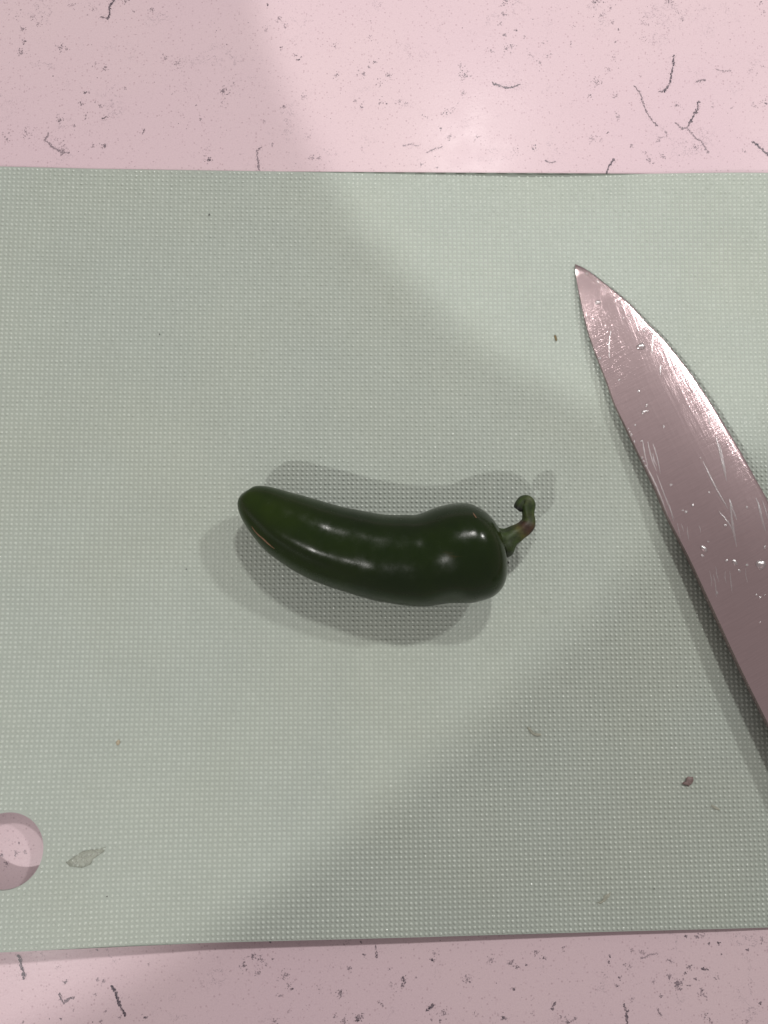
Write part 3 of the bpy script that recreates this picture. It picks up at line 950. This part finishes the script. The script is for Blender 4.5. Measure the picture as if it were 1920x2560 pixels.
loft('bolster', [(-0.3, 1.3, 1.25, 0.13), (0.3, 1.25, 1.2, 0.35), (0.9, 1.2, 1.15, 0.62), (1.6, 1.2, 1.15, 0.74)], M_RIVET, knife)
hd = loft('handle', [(1.62, 1.2, 1.13, 0.75), (3.5, 1.25, 1.1, 0.85), (6.5, 1.3, 1.28, 0.95), (9.5, 1.3, 1.15, 0.9), (11.2, 1.45, 1.3, 0.85), (12.2, 1.6, 1.1, 0.7), (12.6, 1.7, 0.6, 0.4)], M_HANDLE, knife)
for d in (3.2, 6.2, 9.2):
    V, Fc = [], []
    o = hs + kd * d + kn * 1.28 + ku * 0.86
    for k, (rr, h) in enumerate(((0.32, 0.0), (0.32, 0.10), (0.24, 0.125))):
        for j in range(20):
            a = 2 * math.pi * j / 20
            V.append(tuple(o + (kd * math.cos(a) + kn * math.sin(a)) * rr + ku * h))
    for k in range(2):
        for j in range(20):
            a, b = k * 20 + j, k * 20 + (j + 1) % 20
            Fc.append((a, b, b + 20, a + 20))
    Fc.append(tuple(40 + j for j in range(20)))
    mesh_obj('rivet', V, Fc, M_RIVET, hd, origin_cm=tuple(knife.location / CM))

# ------------------------------------------------------------------ water on the blade
TOPV = np.array(topV)
inv = np.array(ROT.transposed())
rel = (TOPV - np.array((0, 0, CAM_H))) @ inv.T
PIX = np.stack([960 + FPX * rel[:, 0] / -rel[:, 2], 1280 - FPX * rel[:, 1] / -rel[:, 2]], 1)


def on_blade(px, py):
    """point on the blade's upper face under a photo pixel (inverse-distance blend of nearest vertices)"""
    dd = np.hypot(PIX[:, 0] - px, PIX[:, 1] - py)
    k = np.argsort(dd)[:4]
    zz = float(np.sum(TOPV[k, 2] / (dd[k] + 0.5)) / np.sum(1 / (dd[k] + 0.5)))
    return at(px, py, zz)


def droplet(name, px, py, r_px, stretch=1.0, ang=0.0, flat=0.55):
    c = on_blade(px, py)
    r = r_px / 69.0
    ca, sa = math.cos(ang), math.sin(ang)
    V, Fc = [], []
    ns, nr = 14, 5
    ph = random.random() * 6
    sl = (on_blade(px + 6, py).z - c.z) / (6 / 69.0), (on_blade(px, py - 6).z - c.z) / (6 / 69.0)
    for k in range(nr):
        a = (k / nr) * math.pi / 2
        for j in range(ns):
            b = 2 * math.pi * j / ns
            rr = r * math.cos(a) * (1 + 0.16 * math.sin(2 * b + ph) + 0.08 * math.sin(3 * b + 2 * ph))
            x, y = rr * math.cos(b) * stretch, rr * math.sin(b)
            X, Y = x * ca - y * sa, x * sa + y * ca
            V.append((c.x + X, c.y + Y, c.z + 0.0015 + X * sl[0] + Y * sl[1] + r * flat * math.sin(a)))
    V.append((c.x, c.y, c.z + 0.0015 + r * flat))
    for k in range(nr - 1):
        for j in range(ns):
            a, b = k * ns + j, k * ns + (j + 1) % ns
            Fc.append((a, b, b + ns, a + ns))
    for j in range(ns):
        Fc.append(((nr - 1) * ns + j, (nr - 1) * ns + (j + 1) % ns, nr * ns))
    return V, Fc, c


def P2(x, y): return 1400 + x / 3.19, 620 + y / 3.19
def P3(x, y): return 1500 + x / 3.16, 1250 + y / 3.16


GRP = 'water droplets on the knife blade'
named = [(P2(300, 435), 6.5, 1.0, 0, 'clear round water droplet nearest the knife tip'),
         (P2(645, 785), 9.0, 1.15, 1.2, 'large clear water droplet on the upper blade below the bright edge'),
         (P3(1270, 510), 10.5, 1.25, -1.0, 'largest clear water droplet near the right border on the lower blade'),
         (P2(668, 1308), 5.5, 1.0, 0, 'clear water droplet in the middle of the blade, bigger of a close pair'),
         (P2(692, 1302), 4.0, 1.0, 0, 'clear water droplet in the middle of the blade, smaller of a close pair'),
         (P2(660, 575), 5.0, 1.4, 0.6, 'clear water droplet sitting right on the cutting edge near the tip'),
         (P3(820, 385), 5.5, 1.9, -1.0, 'elongated clear water droplet near the spine on the lower blade'),
         (P3(1065, 492), 5.0, 1.6, -0.7, 'elongated clear water droplet left of the largest droplet on the blade')]
for (x, y), r, s_, a_, lab in named:
    V, Fc, c = droplet('water_droplet', x, y, r * 1.15, s_, a_)
    tag(mesh_obj('water_droplet', V, Fc, M_WATER, origin_cm=tuple(c)), lab, 'droplet', GRP)
tiny = [P2(*q) for q in ((303, 268), (212, 203), (487, 465), (560, 580), (505, 558), (545, 540), (690, 1255), (628, 1142), (473, 1053), (600, 1412), (650, 1540), (1120, 1675), (545, 1440), (556, 1465), (568, 1490),
                         (828, 1425), (655, 1672), (668, 1700), (684, 1735), (593, 1545), (1060, 2050), (1005, 2105), (315, 882), (1190, 1950), (885, 1890), (670, 660), (700, 620))]
tiny += [P3(*q) for q in ((855, 330), (1100, 560), (1265, 768), (1300, 752), (1235, 750), (680, 96), (655, 82), (1160, 60), (990, 200), (1000, 478), (1160, 515), (1300, 375), (925, 735), (810, 440), (732, 42), (1265, 965))]
for (x, y) in tiny:
    V, Fc, c = droplet('water_droplet', x, y, random.uniform(2.0, 3.8), random.uniform(1, 1.5), random.random() * 3)
    tag(mesh_obj('water_droplet', V, Fc, M_WATER, origin_cm=tuple(c)), 'tiny clear water droplet on the flat of the blade', 'droplet', GRP)

# wet smears: long thin ridges of water dragged over the steel
SVv, SFf = [], []


def streak(x0, y0, x1, y1, w):
    m = max(2, int(math.hypot(x1 - x0, y1 - y0) / 14))
    bend = random.uniform(-3, 3)
    i0 = len(SVv)
    a = math.atan2(y1 - y0, x1 - x0)
    for i in range(m + 1):
        t = i / m
        x = x0 + (x1 - x0) * t - math.sin(a) * bend * math.sin(math.pi * t)
        y = y0 + (y1 - y0) * t + math.cos(a) * bend * math.sin(math.pi * t)
        ww = w * (0.25 + math.sin(math.pi * min(1, t * 0.9 + 0.07))) * random.uniform(0.7, 1.25)
        for s_, h in ((-1, 0.0), (-0.4, 0.30), (0.4, 0.30), (1, 0.0)):
            p = on_blade(x - math.sin(a) * ww * s_, y + math.cos(a) * ww * s_)
            SVv.append((p.x, p.y, p.z + 0.0012 + h * ww / 69.0))
    for i in range(m):
        for k in range(3):
            q = i0 + i * 4 + k
            SFf.append((q, q + 1, q + 5, q + 4))


for fr, L in ((P2, [(1245, 1510, 1330, 1860, 2.6), (1190, 1290, 1200, 1440, 2.0), (1270, 1560, 1325, 1800, 1.6), (745, 690, 735, 840, 2.0), (660, 1540, 700, 1740, 1.3), (700, 1545, 770, 1780, 1.4),
                    (740, 1560, 800, 1800, 1.2), (690, 1740, 860, 2140, 1.5), (770, 1800, 910, 2160, 1.2), (405, 660, 395, 880, 1.2), (1140, 1700, 1340, 2080, 1.8), (1350, 2000, 1410, 2169, 2.2), (1560, 1990, 1610, 2120, 2.0),
                    (805, 930, 800, 1010, 1.6), (740, 1640, 772, 1740, 1.3)]),
              (P3, [(1030, 0, 1080, 370, 2.6), (1250, 20, 1310, 250, 2.6), (1280, 0, 1327, 150, 1.8), (640, 190, 660, 250, 1.2), (690, 210, 705, 320, 1.2), (545, 30, 580, 170, 1.4), (915, 520, 940, 650, 1.2),
                    (895, 590, 918, 770, 1.2), (990, 560, 1000, 660, 1.0), (1025, 560, 1045, 730, 1.3), (1150, 540, 1165, 650, 1.0), (865, 560, 880, 690, 1.0), (780, 200, 795, 260, 1.0), (610, 180, 640, 300, 1.0), (940, 90, 1060, 260, 1.5)])):
    for x0, y0, x1, y1, w in L:
        streak(*fr(x0, y0), *fr(x1, y1), w)
ws = mesh_obj('water_streaks', SVv, SFf, M_WATER)
tag(ws, 'thin wet streaks and smears dragged across the knife blade', 'water', None, 'stuff')


# ------------------------------------------------------------------ scraps on the mat
def scrap(name, outline_px, mat, label, cat, thick=0.02, lift_cm=0.045, crumple=0.02):
    P = [at(x, y, 0.13) for x, y in outline_px]
    cx = sum(p.x for p in P) / len(P); cy = sum(p.y for p in P) / len(P)
    V, Fc = [], []
    m = len(P)
    rings = (1.0, 0.66, 0.33)
    for r in rings:
        for i, p in enumerate(P):
            x, y = cx + (p.x - cx) * r, cy + (p.y - cy) * r
            V.append((x, y, mat_z(x, y) + TH + lift_cm + random.uniform(0, crumple) + (thick if r < 1 else thick * 0.35)))
    V.append((cx, cy, mat_z(cx, cy) + TH + lift_cm + thick))
    for k in range(2):
        for i in range(m):
            a, b = k * m + i, k * m + (i + 1) % m
            Fc.append((a, b, b + m, a + m))
    for i in range(m):
        Fc.append((2 * m + i, 2 * m + (i + 1) % m, 3 * m))
    nb = len(V)
    for i in range(m):
        V.append((P[i].x, P[i].y, mat_z(P[i].x, P[i].y) + TH + lift_cm - 0.01))
    for i in range(m):
        a, b = i, (i + 1) % m
        Fc.append((b, a, nb + a, nb + b))
    Fc.append(tuple(nb + i for i in range(m))[::-1])
    o = mesh_obj(name, V, Fc, mat, origin_cm=(cx, cy, mat_z(cx, cy) + TH))
    b = bmesh.new(); b.from_mesh(o.data); bmesh.ops.recalc_face_normals(b, faces=b.faces); b.to_mesh(o.data); b.free()
    return tag(o, label, cat)


def ell(x, y, rx, ry, ang=0, m=10):
    out = []
    for j in range(m):
        a = 2 * math.pi * j / m
        k = random.uniform(0.8, 1.15)
        X, Y = rx * math.cos(a) * k, ry * math.sin(a) * k
        out.append((x + X * math.cos(ang) - Y * math.sin(ang), y + X * math.sin(ang) + Y * math.cos(ang)))
    return out


M_RED = mat_plain('reddish_skin', (0.20, 0.145, 0.135), 0.6)
M_BLACK = mat_plain('black_crumb', (0.012, 0.011, 0.012), 0.7)
M_SEED = mat_plain('brown_bit', (0.16, 0.12, 0.05), 0.6)
M_OCHRE = mat_plain('ochre_bit', (0.40, 0.35, 0.25), 0.6)
M_PEEL = mat_film('translucent_peel', (0.42, 0.45, 0.38), 0.5)
M_FILM = mat_film('thin_skin', (0.48, 0.49, 0.40), 0.55)

s8 = lambda L: [(1620 + x / 10.37, 1900 + y / 10.37) for x, y in L]
scrap('onion_skin_flake', s8([(845, 590), (880, 545), (940, 530), (955, 450), (1000, 405), (1060, 420), (1125, 410), (1140, 500), (1120, 560), (1080, 610), (1030, 625), (1015, 672), (985, 630), (900, 620)]),
      M_RED, 'small crumpled reddish brown flake on the mat below the knife', 'food scrap', 0.035, 0.04, 0.03)
scrap('vegetable_peel', Z(0, 1980, 3.815, [(700, 600), (760, 562), (850, 505), (920, 492), (985, 488), (1030, 478), (1062, 470), (1045, 515), (1000, 545), (955, 575), (925, 630), (850, 655), (740, 640)]),
      M_PEEL, 'pale translucent peel stuck to the mat right of the hanging hole', 'food scrap', 0.004, 0.034, 0.004)
scrap('thin_sliver', [(1316, 1818), (1321, 1816), (1330, 1828), (1341, 1834), (1350, 1832), (1352, 1837), (1342, 1840), (1328, 1835)],
      M_FILM, 'curved pale sliver on the shaded mat below the pepper', 'food scrap', 0.015, 0.04, 0.01)
scrap('thin_peel', [(1486, 2250), (1498, 2246), (1506, 2232), (1522, 2224), (1518, 2236), (1508, 2246), (1496, 2253)],
      M_FILM, 'faint thin peel on the mat near its bottom right edge', 'food scrap', 0.012, 0.036, 0.006)
scrap('thin_peel', ell(1784, 2016, 13, 4, 0.5), M_FILM, 'faint thin peel on the mat just right of the reddish flake', 'food scrap', 0.012, 0.036, 0.006)
scrap('brown_bit', ell(1389.5, 845, 3.0, 8.5, -0.25), M_SEED, 'tiny brown bit on the mat left of the knife tip', 'food scrap', 0.03, 0.03, 0.01)
scrap('ochre_bit', ell(301, 1853, 5.0, 6.5, 0.2), M_OCHRE, 'tiny ochre crumb on the left of the mat', 'food scrap', 0.02, 0.035, 0.01)
for x, y, rx, ry, lab in ((1271, 1407, 2.6, 4.0, 'black crumb beside the pepper under its stem'), (399, 836, 2.2, 3.2, 'tiny black crumb on the mat high above the pepper tip'),
                          (466, 1423, 2.4, 2.4, 'tiny black crumb on the mat left of the pepper shadow'), (523, 537, 2.0, 4.0, 'tiny dark crumb near the top edge of the mat'),
                          (1339, 1348, 1.8, 1.6, 'tiny dark crumb on the mat right of the stem bend'), (284, 2221, 2.6, 2.0, 'tiny black crumb on the mat below the translucent peel'),
                          (1630, 2216, 2.0, 1.8, 'tiny black crumb near the bottom right of the mat')):
    scrap('crumb', ell(x, y, rx * 0.6, ry * 0.6, 0.4, 7), M_BLACK, lab, 'crumb', 0.03, 0.035, 0.01)
